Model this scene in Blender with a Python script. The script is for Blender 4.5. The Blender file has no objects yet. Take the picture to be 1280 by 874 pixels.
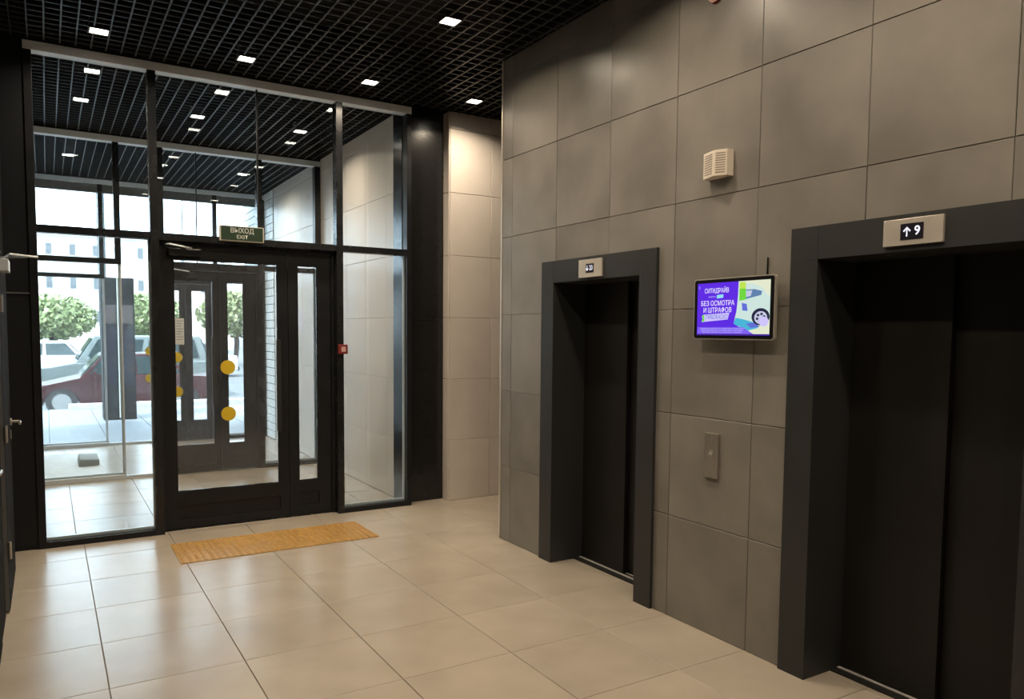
import bpy, bmesh, math, random
from mathutils import Vector, Matrix

random.seed(7)
S = bpy.context.scene
C = S.collection
PI = math.pi

# ------------------------------------------------------------------ camera
cam_d = bpy.data.cameras.new('camera')
cam = bpy.data.objects.new('camera', cam_d)
C.objects.link(cam)
cam_d.sensor_fit = 'HORIZONTAL'
cam_d.sensor_width = 36.0
cam_d.lens = 951.0 / 1280.0 * 36.0
cam_d.shift_y = 43.0 / 1280.0
cam_d.clip_start = 0.05
cam_d.clip_end = 400
dX = Vector((1560.0, -50.0, 951.0)).normalized()          # world x and y seen in camera space (x right, y down, z ahead)
dY = Vector((-582.0, -69.0, 951.0))
dY = (dY - dX * dX.dot(dY)).normalized()
dZ = dX.cross(dY)
if dZ.y > 0:
    dZ = -dZ
rot = Matrix(((dX.x, -dX.y, -dX.z), (dY.x, -dY.y, -dY.z), (dZ.x, -dZ.y, -dZ.z)))
cam.matrix_world = Matrix.Translation((0, 0, 1.6577)) @ rot.to_4x4()
S.camera = cam

# ------------------------------------------------------------------ sky, sun, exposure
W = bpy.data.worlds.new('sky')
S.world = W
W.use_nodes = True
bg = W.node_tree.nodes['Background']
bg.inputs[0].default_value = (0.80, 0.90, 1.0, 1)
bg.inputs[1].default_value = 9.0
sun_d = bpy.data.lights.new('sun_offscreen', 'SUN')
sun_d.energy = 16.0
sun_d.angle = math.radians(1.5)
sun_d.color = (1.0, 0.96, 0.9)
sun = bpy.data.objects.new('sun_offscreen', sun_d)
C.objects.link(sun)
sun.rotation_euler = (math.radians(38), 0, math.radians(-62))
S.view_settings.view_transform = 'Standard'
S.view_settings.look = 'None'
S.view_settings.exposure = 0.0
S.view_settings.gamma = 1.0
S.view_settings.use_curve_mapping = False
S.cycles.transparent_max_bounces = 48
S.cycles.max_bounces = 10
S.cycles.diffuse_bounces = 5
S.cycles.glossy_bounces = 5
S.cycles.sample_clamp_indirect = 6.0

LAMP_W = 14.5
LAMP_COL = (1.0, 0.82, 0.61)


# ------------------------------------------------------------------ helpers
def srgb(r, g, b):
    f = lambda c: (c / 255.0) / 12.92 if c / 255.0 <= 0.04045 else ((c / 255.0 + 0.055) / 1.055) ** 2.4
    return (f(r), f(g), f(b), 1.0)


MATS = {}


def mat(name, col, rough=0.5, metal=0.0, spec=0.5, noise=0.0, nscale=6.0, vary=0.0, bump=0.0, bscale=40.0, stretch=None, rvar=0.0, coat=0.0):
    """A procedural material: flat colour broken up by two scales of noise and by a per-object shift."""
    m = bpy.data.materials.new(name)
    m.use_nodes = True
    nt = m.node_tree
    b = nt.nodes['Principled BSDF']
    b.inputs['Base Color'].default_value = col
    b.inputs['Roughness'].default_value = rough
    b.inputs['Metallic'].default_value = metal
    b.inputs['Specular IOR Level'].default_value = spec
    if coat:
        b.inputs['Coat Weight'].default_value = coat
        b.inputs['Coat Roughness'].default_value = 0.1
    if noise or vary or bump or rvar:
        tc = nt.nodes.new('ShaderNodeTexCoord')
        oi = nt.nodes.new('ShaderNodeObjectInfo')
        add = nt.nodes.new('ShaderNodeVectorMath')
        add.operation = 'ADD'
        off = nt.nodes.new('ShaderNodeVectorMath')
        off.operation = 'SCALE'
        comb = nt.nodes.new('ShaderNodeCombineXYZ')
        for i in range(3):
            nt.links.new(oi.outputs['Random'], comb.inputs[i])
        off.inputs['Scale'].default_value = 37.0
        nt.links.new(comb.outputs[0], off.inputs[0])
        nt.links.new(tc.outputs['Object'], add.inputs[0])
        nt.links.new(off.outputs[0], add.inputs[1])
        vec = add.outputs[0]
        if stretch:
            mp = nt.nodes.new('ShaderNodeMapping')
            mp.inputs['Scale'].default_value = stretch
            nt.links.new(vec, mp.inputs[0])
            vec = mp.outputs[0]
        n1 = nt.nodes.new('ShaderNodeTexNoise')
        n1.inputs['Scale'].default_value = nscale
        n1.inputs['Detail'].default_value = 6
        n1.inputs['Roughness'].default_value = 0.5
        nt.links.new(vec, n1.inputs['Vector'])
        mr = nt.nodes.new('ShaderNodeMapRange')
        mr.inputs['From Min'].default_value = 0.3
        mr.inputs['From Max'].default_value = 0.7
        mr.inputs['To Min'].default_value = 1.0 - noise
        mr.inputs['To Max'].default_value = 1.0 + noise
        nt.links.new(n1.outputs['Fac'], mr.inputs['Value'])
        mv = nt.nodes.new('ShaderNodeMapRange')
        mv.inputs['To Min'].default_value = 1.0 - vary
        mv.inputs['To Max'].default_value = 1.0 + vary
        nt.links.new(oi.outputs['Random'], mv.inputs['Value'])
        mul = nt.nodes.new('ShaderNodeMath')
        mul.operation = 'MULTIPLY'
        nt.links.new(mr.outputs[0], mul.inputs[0])
        nt.links.new(mv.outputs[0], mul.inputs[1])
        vm = nt.nodes.new('ShaderNodeVectorMath')
        vm.operation = 'SCALE'
        vm.inputs[0].default_value = col[:3]
        nt.links.new(mul.outputs[0], vm.inputs['Scale'])
        nt.links.new(vm.outputs[0], b.inputs['Base Color'])
        if rvar:
            rr = nt.nodes.new('ShaderNodeMapRange')
            rr.inputs['From Min'].default_value = 0.3
            rr.inputs['From Max'].default_value = 0.7
            rr.inputs['To Min'].default_value = rough - rvar
            rr.inputs['To Max'].default_value = rough + rvar
            nt.links.new(n1.outputs['Fac'], rr.inputs['Value'])
            nt.links.new(rr.outputs[0], b.inputs['Roughness'])
        if bump:
            n2 = nt.nodes.new('ShaderNodeTexNoise')
            n2.inputs['Scale'].default_value = bscale
            n2.inputs['Detail'].default_value = 4
            nt.links.new(vec, n2.inputs['Vector'])
            bp = nt.nodes.new('ShaderNodeBump')
            bp.inputs['Strength'].default_value = bump
            bp.inputs['Distance'].default_value = 0.01
            nt.links.new(n2.outputs['Fac'], bp.inputs['Height'])
            nt.links.new(bp.outputs[0], b.inputs['Normal'])
    MATS[name] = m
    return m


def emat(name, col, strength=1.0):
    m = bpy.data.materials.new(name)
    m.use_nodes = True
    nt = m.node_tree
    b = nt.nodes['Principled BSDF']
    b.inputs['Base Color'].default_value = (0.01, 0.01, 0.01, 1)
    b.inputs['Roughness'].default_value = 0.25
    b.inputs['Emission Color'].default_value = col
    b.inputs['Emission Strength'].default_value = strength
    MATS[name] = m
    return m


def glass_mat(name, tint, refl=1.0, haze=0.0):
    """Clear pane: straight transmission plus mirror reflection growing towards grazing angles."""
    m = bpy.data.materials.new(name)
    m.use_nodes = True
    nt = m.node_tree
    for n in list(nt.nodes):
        nt.nodes.remove(n)
    out = nt.nodes.new('ShaderNodeOutputMaterial')
    tr = nt.nodes.new('ShaderNodeBsdfTransparent')
    tr.inputs[0].default_value = tint
    gl = nt.nodes.new('ShaderNodeBsdfGlossy')
    gl.inputs['Roughness'].default_value = 0.0
    gl.inputs['Color'].default_value = (0.95, 0.97, 1, 1)
    lw = nt.nodes.new('ShaderNodeLayerWeight')
    lw.inputs['Blend'].default_value = 0.5
    pw = nt.nodes.new('ShaderNodeMath')
    pw.operation = 'POWER'
    pw.inputs[1].default_value = 5.0
    ma = nt.nodes.new('ShaderNodeMath')
    ma.operation = 'MULTIPLY_ADD'
    ma.inputs[1].default_value = 0.95
    ma.inputs[2].default_value = 0.045 * refl
    ma.use_clamp = True
    nt.links.new(lw.outputs['Facing'], pw.inputs[0])
    nt.links.new(pw.outputs[0], ma.inputs[0])
    mx = nt.nodes.new('ShaderNodeMixShader')
    nt.links.new(ma.outputs[0], mx.inputs[0])
    nt.links.new(tr.outputs[0], mx.inputs[1])
    nt.links.new(gl.outputs[0], mx.inputs[2])
    last = mx.outputs[0]
    if haze:
        df = nt.nodes.new('ShaderNodeBsdfTranslucent')
        df.inputs[0].default_value = (0.8, 0.8, 0.8, 1)
        tc = nt.nodes.new('ShaderNodeTexCoord')
        nz = nt.nodes.new('ShaderNodeTexNoise')
        nz.inputs['Scale'].default_value = 3.0
        nz.inputs['Detail'].default_value = 8
        nt.links.new(tc.outputs['Object'], nz.inputs['Vector'])
        vo = nt.nodes.new('ShaderNodeTexNoise')
        vo.inputs['Scale'].default_value = 28.0
        vo.inputs['Detail'].default_value = 3
        nt.links.new(tc.outputs['Object'], vo.inputs['Vector'])
        r1 = nt.nodes.new('ShaderNodeMapRange')
        r1.inputs['From Min'].default_value = 0.35
        r1.inputs['From Max'].default_value = 0.7
        r1.inputs['To Min'].default_value = haze * 0.3
        r1.inputs['To Max'].default_value = haze
        nt.links.new(nz.outputs['Fac'], r1.inputs['Value'])
        r2 = nt.nodes.new('ShaderNodeMapRange')
        r2.inputs['From Min'].default_value = 0.66
        r2.inputs['From Max'].default_value = 0.74
        r2.inputs['To Min'].default_value = 0.0
        r2.inputs['To Max'].default_value = haze * 3
        nt.links.new(vo.outputs['Fac'], r2.inputs['Value'])
        ad = nt.nodes.new('ShaderNodeMath')
        ad.operation = 'ADD'
        nt.links.new(r1.outputs[0], ad.inputs[0])
        nt.links.new(r2.outputs[0], ad.inputs[1])
        m2 = nt.nodes.new('ShaderNodeMixShader')
        nt.links.new(ad.outputs[0], m2.inputs[0])
        nt.links.new(last, m2.inputs[1])
        nt.links.new(df.outputs[0], m2.inputs[2])
        last = m2.outputs[0]
    nt.links.new(last, out.inputs[0])
    MATS[name] = m
    return m


# room
mat('floor_tile', (0.400, 0.348, 0.283, 1), rough=0.25, spec=0.45, noise=0.07, nscale=3.0, vary=0.03, rvar=0.02)
mat('floor_grout', (0.20, 0.165, 0.12, 1), rough=0.8, noise=0.1)
mat('grey_tile', (0.205, 0.191, 0.170, 1), rough=0.36, noise=0.17, nscale=2.6, vary=0.06, bump=0.015, bscale=18, rvar=0.08)
mat('grey_grout', (0.115, 0.105, 0.092, 1), rough=0.8, noise=0.1)
mat('pale_tile', (0.66, 0.605, 0.555, 1), rough=0.38, noise=0.05, nscale=2.4, vary=0.025, rvar=0.05)
mat('pale_grout', (0.40, 0.365, 0.33, 1), rough=0.8, noise=0.1)
mat('white_brick', (0.78, 0.81, 0.80, 1), rough=0.45, noise=0.05, nscale=6, vary=0.05)
mat('corner_trim', (0.72, 0.66, 0.58, 1), rough=0.35, metal=0.6, noise=0.04, nscale=9)
mat('black_void', (0.006, 0.006, 0.007, 1), rough=0.9, noise=0.1)
mat('slat_black', (0.036, 0.036, 0.038, 1), rough=0.40, noise=0.12, nscale=5)
mat('dark_panel', (0.014, 0.014, 0.015, 1), rough=0.22, noise=0.10, nscale=3, bump=0.01, bscale=4)
mat('dark_wall', (0.011, 0.0125, 0.016, 1), spec=0.3, rough=0.42, noise=0.12, nscale=3)
mat('frame_black', (0.0095, 0.0108, 0.0135, 1), spec=0.35, rough=0.40, noise=0.12, nscale=6, rvar=0.06)
mat('frame_mull', (0.016, 0.0175, 0.020, 1), spec=0.45, rough=0.26, metal=0.15, noise=0.12, nscale=6, rvar=0.05)
mat('alu', (0.78, 0.85, 0.92, 1), rough=0.36, metal=0.0, noise=0.06, nscale=8)
mat('bead', (0.55, 0.58, 0.60, 1), rough=0.35, noise=0.05, nscale=10)
mat('elev_frame', (0.029, 0.0305, 0.032, 1), spec=0.4, rough=0.42, noise=0.08, nscale=4, rvar=0.05)
mat('elev_door', (0.0125, 0.012, 0.0115, 1), spec=0.3, rough=0.46, noise=0.10, nscale=4, rvar=0.05)
mat('steel', (0.50, 0.47, 0.43, 1), rough=0.34, metal=0.85, noise=0.10, nscale=5, stretch=(60, 60, 2.0), rvar=0.05)
mat('steel_pale', (0.68, 0.63, 0.56, 1), rough=0.38, metal=0.5, noise=0.08, nscale=5, rvar=0.05)
mat('sill_metal', (0.62, 0.60, 0.57, 1), rough=0.4, metal=0.3, noise=0.1, nscale=20)
mat('rubber', (0.012, 0.012, 0.012, 1), rough=0.6, noise=0.1)
mat('door_grey', (0.16, 0.165, 0.17, 1), rough=0.35, metal=0.3, noise=0.08, nscale=5)
mat('door_matt', (0.012, 0.013, 0.016, 1), rough=0.8, spec=0.08, noise=0.1)
mat('mustard', (0.40, 0.225, 0.055, 1), rough=0.45, noise=0.16, nscale=12, vary=0.05)
mat('yellow_dot', (0.72, 0.50, 0.02, 1), rough=0.5, noise=0.06)
mat('paper', (0.66, 0.66, 0.63, 1), rough=0.7, noise=0.05)
mat('print_grey', (0.22, 0.22, 0.22, 1), rough=0.7, noise=0.05)
mat('white_plastic', (0.74, 0.66, 0.56, 1), rough=0.45, noise=0.04, nscale=10)
mat('grille_dark', (0.25, 0.21, 0.17, 1), rough=0.6, noise=0.1)
mat('red_plastic', (0.23, 0.028, 0.026, 1), rough=0.35, noise=0.06)
mat('pink_label', (0.66, 0.42, 0.39, 1), rough=0.5, noise=0.04)
mat('red_lens', (0.42, 0.02, 0.025, 1), rough=0.2, noise=0.05)
mat('exit_green', (0.022, 0.047, 0.026, 1), rough=0.35, noise=0.08)
mat('exit_white', (0.62, 0.64, 0.60, 1), rough=0.5, noise=0.04)
mat('exit_rim', (0.60, 0.58, 0.50, 1), rough=0.4, noise=0.04)
mat('bezel_black', (0.008, 0.008, 0.009, 1), rough=0.25, noise=0.05)
mat('bezel_silver', (0.56, 0.52, 0.46, 1), rough=0.35, metal=0.5, noise=0.05)
mat('camera_grey', (0.30, 0.28, 0.25, 1), rough=0.4, noise=0.05)
mat('dome_dark', (0.02, 0.019, 0.018, 1), rough=0.08, noise=0.05)
mat('mat_white', (0.70, 0.73, 0.73, 1), rough=0.7, noise=0.08, nscale=12)
mat('block_grey', (0.23, 0.25, 0.24, 1), rough=0.7, noise=0.1)
emat('lamp_glow', (1.0, 0.90, 0.74, 1), 14.0)
emat('digit', (0.86, 0.86, 1.0, 1), 1.2)
mat('digit_back', (0.012, 0.010, 0.018, 1), rough=0.3, noise=0.05)
glass_mat('glass', (0.935, 0.968, 0.975, 1), 1.1)
glass_mat('glass_door', (0.935, 0.955, 0.96, 1), 1.0, haze=0.022)
glass_mat('glass_dusty', (0.935, 0.962, 0.97, 1), 1.0, haze=0.017)
# outdoors
mat('porch', (0.13, 0.145, 0.16, 1), rough=0.6, noise=0.12, nscale=3, vary=0.05)
mat('asphalt', (0.085, 0.095, 0.10, 1), rough=0.85, noise=0.15, nscale=1.2)
mat('kerb', (0.45, 0.46, 0.46, 1), rough=0.8, noise=0.12)
mat('brick_white', (0.42, 0.44, 0.43, 1), rough=0.6, noise=0.06, vary=0.05)
mat('brick_joint', (0.06, 0.065, 0.065, 1), rough=0.9, noise=0.1)
mat('facade_grey', (0.16, 0.165, 0.165, 1), rough=0.7, noise=0.08)
mat('canopy_grey', (0.12, 0.14, 0.145, 1), rough=0.5, noise=0.08)
mat('car_red', (0.042, 0.008, 0.011, 1), rough=0.25, noise=0.05, coat=0.6)
mat('car_silver', (0.17, 0.20, 0.20, 1), rough=0.3, metal=0.3, noise=0.05, coat=0.5)
mat('car_white', (0.5, 0.51, 0.52, 1), rough=0.3, noise=0.04, coat=0.5)
mat('car_blue', (0.05, 0.075, 0.11, 1), rough=0.3, noise=0.04, coat=0.5)
mat('car_glass', (0.02, 0.034, 0.037, 1), rough=0.08, noise=0.05)
mat('tyre', (0.02, 0.02, 0.022, 1), rough=0.8, noise=0.1)
mat('hubcap', (0.45, 0.46, 0.47, 1), rough=0.35, metal=0.6, noise=0.05)
mat('lamp_lens', (0.65, 0.66, 0.66, 1), rough=0.15, noise=0.05)
mat('tail_lens', (0.4, 0.02, 0.02, 1), rough=0.2, noise=0.05)
mat('leaf', (0.21, 0.25, 0.11, 1), rough=0.6, noise=0.25, nscale=3, vary=0.15)
mat('bark', (0.04, 0.03, 0.025, 1), rough=0.9, noise=0.2)
mat('far_wall', (0.66, 0.63, 0.58, 1), rough=0.8, noise=0.06, nscale=0.6)
mat('far_wall_grey', (0.05, 0.055, 0.065, 1), rough=0.8, noise=0.08, nscale=1)
mat('far_rib', (0.12, 0.135, 0.15, 1), rough=0.6, noise=0.06, nscale=1)
mat('far_glass', (0.10, 0.11, 0.12, 1), rough=0.15, noise=0.05)
mat('pole_grey', (0.05, 0.06, 0.062, 1), rough=0.6, noise=0.08)
mat('kiosk_dark', (0.008, 0.010, 0.012, 1), rough=0.75, spec=0.15, noise=0.12)
mat('kiosk_pink', (0.085, 0.072, 0.075, 1), rough=0.6, noise=0.08)
mat('kiosk_blue', (0.022, 0.025, 0.04, 1), rough=0.35, noise=0.15, nscale=4)
mat('sign_green', (0.012, 0.09, 0.03, 1), rough=0.5, noise=0.05)


class MB:
    """Collects boxes and prisms, then becomes ONE mesh object."""

    def __init__(self):
        self.v = []
        self.f = []

    def box(self, x0, x1, y0, y1, z0, z1):
        if x1 < x0: x0, x1 = x1, x0
        if y1 < y0: y0, y1 = y1, y0
        if z1 < z0: z0, z1 = z1, z0
        n = len(self.v)
        self.v += [(x0, y0, z0), (x1, y0, z0), (x1, y1, z0), (x0, y1, z0), (x0, y0, z1), (x1, y0, z1), (x1, y1, z1), (x0, y1, z1)]
        self.f += [tuple(n + i for i in q) for q in ((0, 3, 2, 1), (4, 5, 6, 7), (0, 1, 5, 4), (1, 2, 6, 5), (2, 3, 7, 6), (3, 0, 4, 7))]
        return self

    def prism(self, pts, axis, a0, a1):
        """pts: 2D outline; axis: the extruded axis. For x pts=(y,z); for y pts=(x,z); for z pts=(x,y)."""
        n = len(self.v)
        k = len(pts)

        def P(p, a):
            return (a, p[0], p[1]) if axis == 'x' else (p[0], a, p[1]) if axis == 'y' else (p[0], p[1], a)
        self.v += [P(p, a0) for p in pts] + [P(p, a1) for p in pts]
        self.f.append(tuple(n + i for i in range(k)))
        self.f.append(tuple(n + k + i for i in reversed(range(k))))
        for i in range(k):
            j = (i + 1) % k
            self.f.append((n + j, n + i, n + k + i, n + k + j))
        return self

    def disc(self, c, r, axis, a0, a1, k=24, r1=None):
        r1 = r if r1 is None else r1
        n = len(self.v)

        def P(i, rr, a):
            t = 2 * PI * i / k
            p = (c[0] + rr * math.cos(t), c[1] + rr * math.sin(t))
            return (a, p[0], p[1]) if axis == 'x' else (p[0], a, p[1]) if axis == 'y' else (p[0], p[1], a)
        self.v += [P(i, r, a0) for i in range(k)] + [P(i, r1, a1) for i in range(k)]
        self.f.append(tuple(n + i for i in range(k)))
        self.f.append(tuple(n + k + i for i in reversed(range(k))))
        for i in range(k):
            j = (i + 1) % k
            self.f.append((n + j, n + i, n + k + i, n + k + j))
        return self

    def tube(self, path, r, k=10):
        """A round bar through the points of path."""
        rings = []
        for i, p in enumerate(path):
            p = Vector(p)
            a = Vector(path[max(i - 1, 0)])
            b = Vector(path[min(i + 1, len(path) - 1)])
            d = (b - a).normalized()
            up = Vector((0, 0, 1)) if abs(d.z) < 0.9 else Vector((1, 0, 0))
            s = d.cross(up).normalized()
            t = s.cross(d)
            n = len(self.v)
            self.v += [tuple(p + s * (r * math.cos(2 * PI * q / k)) + t * (r * math.sin(2 * PI * q / k))) for q in range(k)]
            rings.append(n)
        for a, b in zip(rings, rings[1:]):
            for q in range(k):
                w = (q + 1) % k
                self.f.append((a + q, a + w, b + w, b + q))
        self.f.append(tuple(rings[0] + q for q in reversed(range(k))))
        self.f.append(tuple(rings[-1] + q for q in range(k)))
        return self

    def mesh(self, name, off=(0, 0, 0), bevel=0.0, smooth=False):
        me = bpy.data.meshes.new(name)
        me.from_pydata([(a - off[0], b - off[1], c - off[2]) for a, b, c in self.v], [], self.f)
        bm = bmesh.new()
        bm.from_mesh(me)
        bmesh.ops.recalc_face_normals(bm, faces=bm.faces)
        if bevel:
            es = [e for e in bm.edges if len(e.link_faces) == 2 and e.calc_face_angle(0) > 0.7]
            bmesh.ops.bevel(bm, geom=es, offset=bevel, segments=2, affect='EDGES', profile=0.6, clamp_overlap=True)
        bm.to_mesh(me)
        bm.free()
        if smooth:
            for p in me.polygons:
                p.use_smooth = True
        return me

    def build(self, name, m, parent=None, bevel=0.0, at=None, smooth=False, kind=None, label=None):
        """at: world point of the object's origin (default: bounding box base centre)."""
        if at is None:
            xs = [v[0] for v in self.v]; ys = [v[1] for v in self.v]; zs = [v[2] for v in self.v]
            at = ((min(xs) + max(xs)) / 2, (min(ys) + max(ys)) / 2, min(zs))
        me = self.mesh(name, at, bevel, smooth)
        me.materials.append(MATS[m])
        o = bpy.data.objects.new(name, me)
        C.objects.link(o)
        put(o, at, parent)
        if kind: o['kind'] = kind
        if label: o['label'] = label
        return o


WL = {}


def put(o, at, parent=None):
    """World position at (parents are never scaled; a turned parent is turned only after its parts are in)."""
    WL[o.name] = Vector(at)
    if parent is not None:
        o.parent = parent
        o.location = Vector(at) - WL[parent.name]
    else:
        o.location = at


def thing(name, label, cat, loc, group=None):
    o = bpy.data.objects.new(name, None)
    C.objects.link(o)
    o.empty_display_size = 0.1
    put(o, loc)
    tag(o, label, cat, group)
    return o


def tag(o, label, cat, group=None):
    o['label'] = label
    o['category'] = cat
    if group: o['group'] = group
    return o


def struct_empty(name, loc, label=None):
    o = bpy.data.objects.new(name, None)
    C.objects.link(o)
    o.empty_display_size = 0.1
    put(o, loc)
    o['kind'] = 'structure'
    if label: o['label'] = label
    return o


def inst(name, me, at, parent=None):
    o = bpy.data.objects.new(name, me)
    C.objects.link(o)
    put(o, at, parent)
    return o


def copy_tree(o, at, parent=None):
    c = o.copy()
    C.objects.link(c)
    if parent is None:
        WL[c.name] = Vector(at)
        c.location = at
    else:
        c.parent = parent
    for ch in list(o.children):
        copy_tree(ch, None, c)
    return c


def text_mesh(s, size, bold=0.0, sx=1.0, align='CENTER', shear=0.0):
    cu = bpy.data.curves.new('lettering', 'FONT')
    cu.body = s
    cu.size = size
    cu.align_x = align
    cu.align_y = 'CENTER'
    cu.offset = bold
    cu.shear = shear
    cu.resolution_u = 3
    ob = bpy.data.objects.new('lettering_source', cu)
    C.objects.link(ob)
    dg = bpy.context.evaluated_depsgraph_get()
    me = bpy.data.meshes.new_from_object(ob.evaluated_get(dg))
    bpy.data.objects.remove(ob)
    bpy.data.curves.remove(cu)
    if sx != 1.0:
        me.transform(Matrix.Diagonal((sx, 1, 1, 1)))
    return me


def place_text(name, s, size, m, at, facing, parent, bold=0.0, sx=1.0, shear=0.0, tilt=0.0, width=None):
    """facing '-x': read on the lift wall; '-y': read on the glazed front."""
    me = text_mesh(s, size, bold, 1.0, shear=shear)
    if width:
        xs = [v.co.x for v in me.vertices]
        sx = width / (max(xs) - min(xs))
    me.transform(Matrix.Diagonal((sx, 1, 1, 1)))
    if tilt: me.transform(Matrix.Rotation(tilt, 4, 'Z'))
    if facing == '-x':
        me.transform(Matrix(((0, 0, -1, 0), (-1, 0, 0, 0), (0, 1, 0, 0), (0, 0, 0, 1))))
    else:
        me.transform(Matrix(((1, 0, 0, 0), (0, 0, -1, 0), (0, 1, 0, 0), (0, 0, 0, 1))))
    me.materials.clear()
    me.materials.append(MATS[m])
    o = bpy.data.objects.new(name, me)
    C.objects.link(o)
    put(o, at, parent)
    return o


# ------------------------------------------------------------------ tiles
TILE_CACHE = {}


def tile_mesh(w, h, t, m, normal):
    """A tile with eased edges, lying in its plane with the face towards normal; origin at its low corner on the face's back."""
    key = (round(w, 3), round(h, 3), m, normal)
    if key in TILE_CACHE: return TILE_CACHE[key]
    b = 0.0022
    lay = [(0, 0.0), (0, t - b), (b, t)]
    vs, fs = [], []
    for ins, d in lay:
        for a, c in ((ins, ins), (w - ins, ins), (w - ins, h - ins), (ins, h - ins)):
            vs.append({'z': (a, c, d), '-x': (-d, a, c), '-y': (a, -d, c)}[normal])
    for L in range(2):
        for i in range(4):
            j = (i + 1) % 4
            fs.append((L * 4 + i, L * 4 + j, L * 4 + 4 + j, L * 4 + 4 + i))
    fs.append((8, 9, 10, 11))
    me = bpy.data.meshes.new('tile')
    me.from_pydata(vs, [], fs)
    bm = bmesh.new(); bm.from_mesh(me)
    bmesh.ops.recalc_face_normals(bm, faces=bm.faces)
    # outward: the face must look along the normal
    bm.faces.ensure_lookup_table()
    want = {'z': Vector((0, 0, 1)), '-x': Vector((-1, 0, 0)), '-y': Vector((0, -1, 0))}[normal]
    if bm.faces[-1].normal.dot(want) < 0:
        bmesh.ops.reverse_faces(bm, faces=bm.faces)
    bm.to_mesh(me); bm.free()
    me.materials.append(MATS[m])
    TILE_CACHE[key] = me
    return me


def cuts(lo, hi, first, pitch):
    """Joint positions first + k*pitch inside (lo, hi), with the ends."""
    out = [lo]
    k = math.ceil((lo - first) / pitch)
    while first + k * pitch < hi - 0.02:
        p = first + k * pitch
        if p > lo + 0.02: out.append(p)
        k += 1
    out.append(hi)
    return out


def minus(r, holes):
    """Rectangle (a0,a1,b0,b1) minus rectangles, as rectangles."""
    rs = [r]
    for (h0, h1, g0, g1) in holes:
        nx = []
        for (a0, a1, b0, b1) in rs:
            if h0 >= a1 or h1 <= a0 or g0 >= b1 or g1 <= b0:
                nx.append((a0, a1, b0, b1)); continue
            if b1 > g1: nx.append((a0, a1, g1, b1))
            if b0 < g0: nx.append((a0, a1, b0, g0))
            lo, hi = max(b0, g0), min(b1, g1)
            if a0 < h0: nx.append((a0, h0, lo, hi))
            if a1 > h1: nx.append((h1, a1, lo, hi))
        rs = nx
    return [q for q in rs if q[1] - q[0] > 0.004 and q[3] - q[2] > 0.004]


def tiling(parent, name, m, plane, d, acuts, bcuts, holes=(), t=0.008, gap=0.003):
    g = gap / 2
    for a0, a1 in zip(acuts, acuts[1:]):
        for b0, b1 in zip(bcuts, bcuts[1:]):
            ps = minus((a0 + g, a1 - g, b0 + g, b1 - g), holes)
            if not ps: continue
            if len(ps) == 1:
                q = ps[0]
                at = {'z': (q[0], q[2], d), '-x': (d, q[0], q[2]), '-y': (q[0], d, q[2])}[plane]
                inst(name, tile_mesh(q[1] - q[0], q[3] - q[2], t, m, plane), at, parent)
            else:
                mb = MB()
                for q in ps:
                    if plane == '-x': mb.box(d - t, d, q[0], q[1], q[2], q[3])
                    elif plane == '-y': mb.box(q[0], q[1], d - t, d, q[2], q[3])
                    else: mb.box(q[0], q[1], q[2], q[3], d, d + t)
                mb.build(name, m, parent)


# ------------------------------------------------------------------ the place, in metres
XL, XE = -0.25, 3.086            # left wall, lift wall
YF = 6.642                       # front of the inner glazing
Y2, Y3 = 9.36, 12.18             # second and street glazing
XW = 2.93                        # pale vestibule wall
ZC = 3.75                        # underside of the slat ceiling
ZT = 4.30                        # slab above it
YB = -3.5                        # wall behind the camera
YC = 5.225                       # corner of the lift block
XR = 5.6                         # end of the side passage
ZW = ZC + 0.012                  # wall tops; black upstands go on from there

# floors
fl = MB().box(XL - 0.2, XR + 0.2, YB - 0.2, 6.70, -0.20, -0.008).box(2.92, XR + 0.2, 6.70, 6.98, -0.20, -0.008).build('floor', 'floor_grout', kind='structure')
fx = cuts(XL, XR, 0.203, 0.6045)
fy = cuts(YB, 6.773, 3.283, 0.592)
g = 0.0015
for a0, a1 in zip(fx, fx[1:]):
    for b0, b1 in zip(fy, fy[1:]):
        if a0 > XE + 0.35 and b1 < YC: continue
        if b1 < -1.5: continue
        ps = minus((a0 + g, a1 - g, b0 + g, b1 - g), [(3.272, 9, -9, YC), (-9, 2.93, 6.70, 9), (3.34, 9, 6.65, 9)])
        for q in ps:
            inst('floor_tile', tile_mesh(q[1] - q[0], q[3] - q[2], 0.008, 'floor_tile', 'z'), (q[0], q[2], -0.008), fl)
vf = MB().box(XL - 0.2, 3.2, 6.70, 12.36, -0.20, -0.008).build('floor_vestibule', 'floor_grout', kind='structure')
tiling(vf, 'floor_tile', 'floor_tile', 'z', -0.008, cuts(XL, XW, 0.16, 0.6075), cuts(6.70, 12.36, 6.89, 0.595))

# lift wall
E1 = (3.55, 4.465)               # openings along y
E2 = (1.39, 2.303)
EH, FT, FW = 2.012, 2.165, 0.15
holes = [(e[0] - FW + 0.01, e[1] + FW - 0.01, -1, FT - 0.01) for e in (E1, E2)]
wr = MB()
for q in minus((YB, YC, 0, ZW), [(e[0] - 0.03, e[1] + 0.03, -1, EH + 0.03) for e in (E1, E2)]):
    wr.box(XE + 0.008, XE + 0.55, q[0], q[1], q[2], q[3])
wr = wr.build('wall_right', 'grey_grout', kind='structure')
tiling(wr, 'wall_tile', 'grey_tile', '-x', XE + 0.008, cuts(-0.9, YC - 0.012, 2.084, 0.597), cuts(0, ZW, 0.6, 0.6), holes)
tiling(wr, 'wall_tile', 'grey_tile', '-x', XE + 0.008, [YB, -2.2, -0.9], [0, 1.2, 2.4, ZW])
MB().box(XE - 0.006, XE + 0.012, YC - 0.012, YC + 0.004, 0, ZW).build('trim_1', 'corner_trim', kind='structure')
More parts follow.
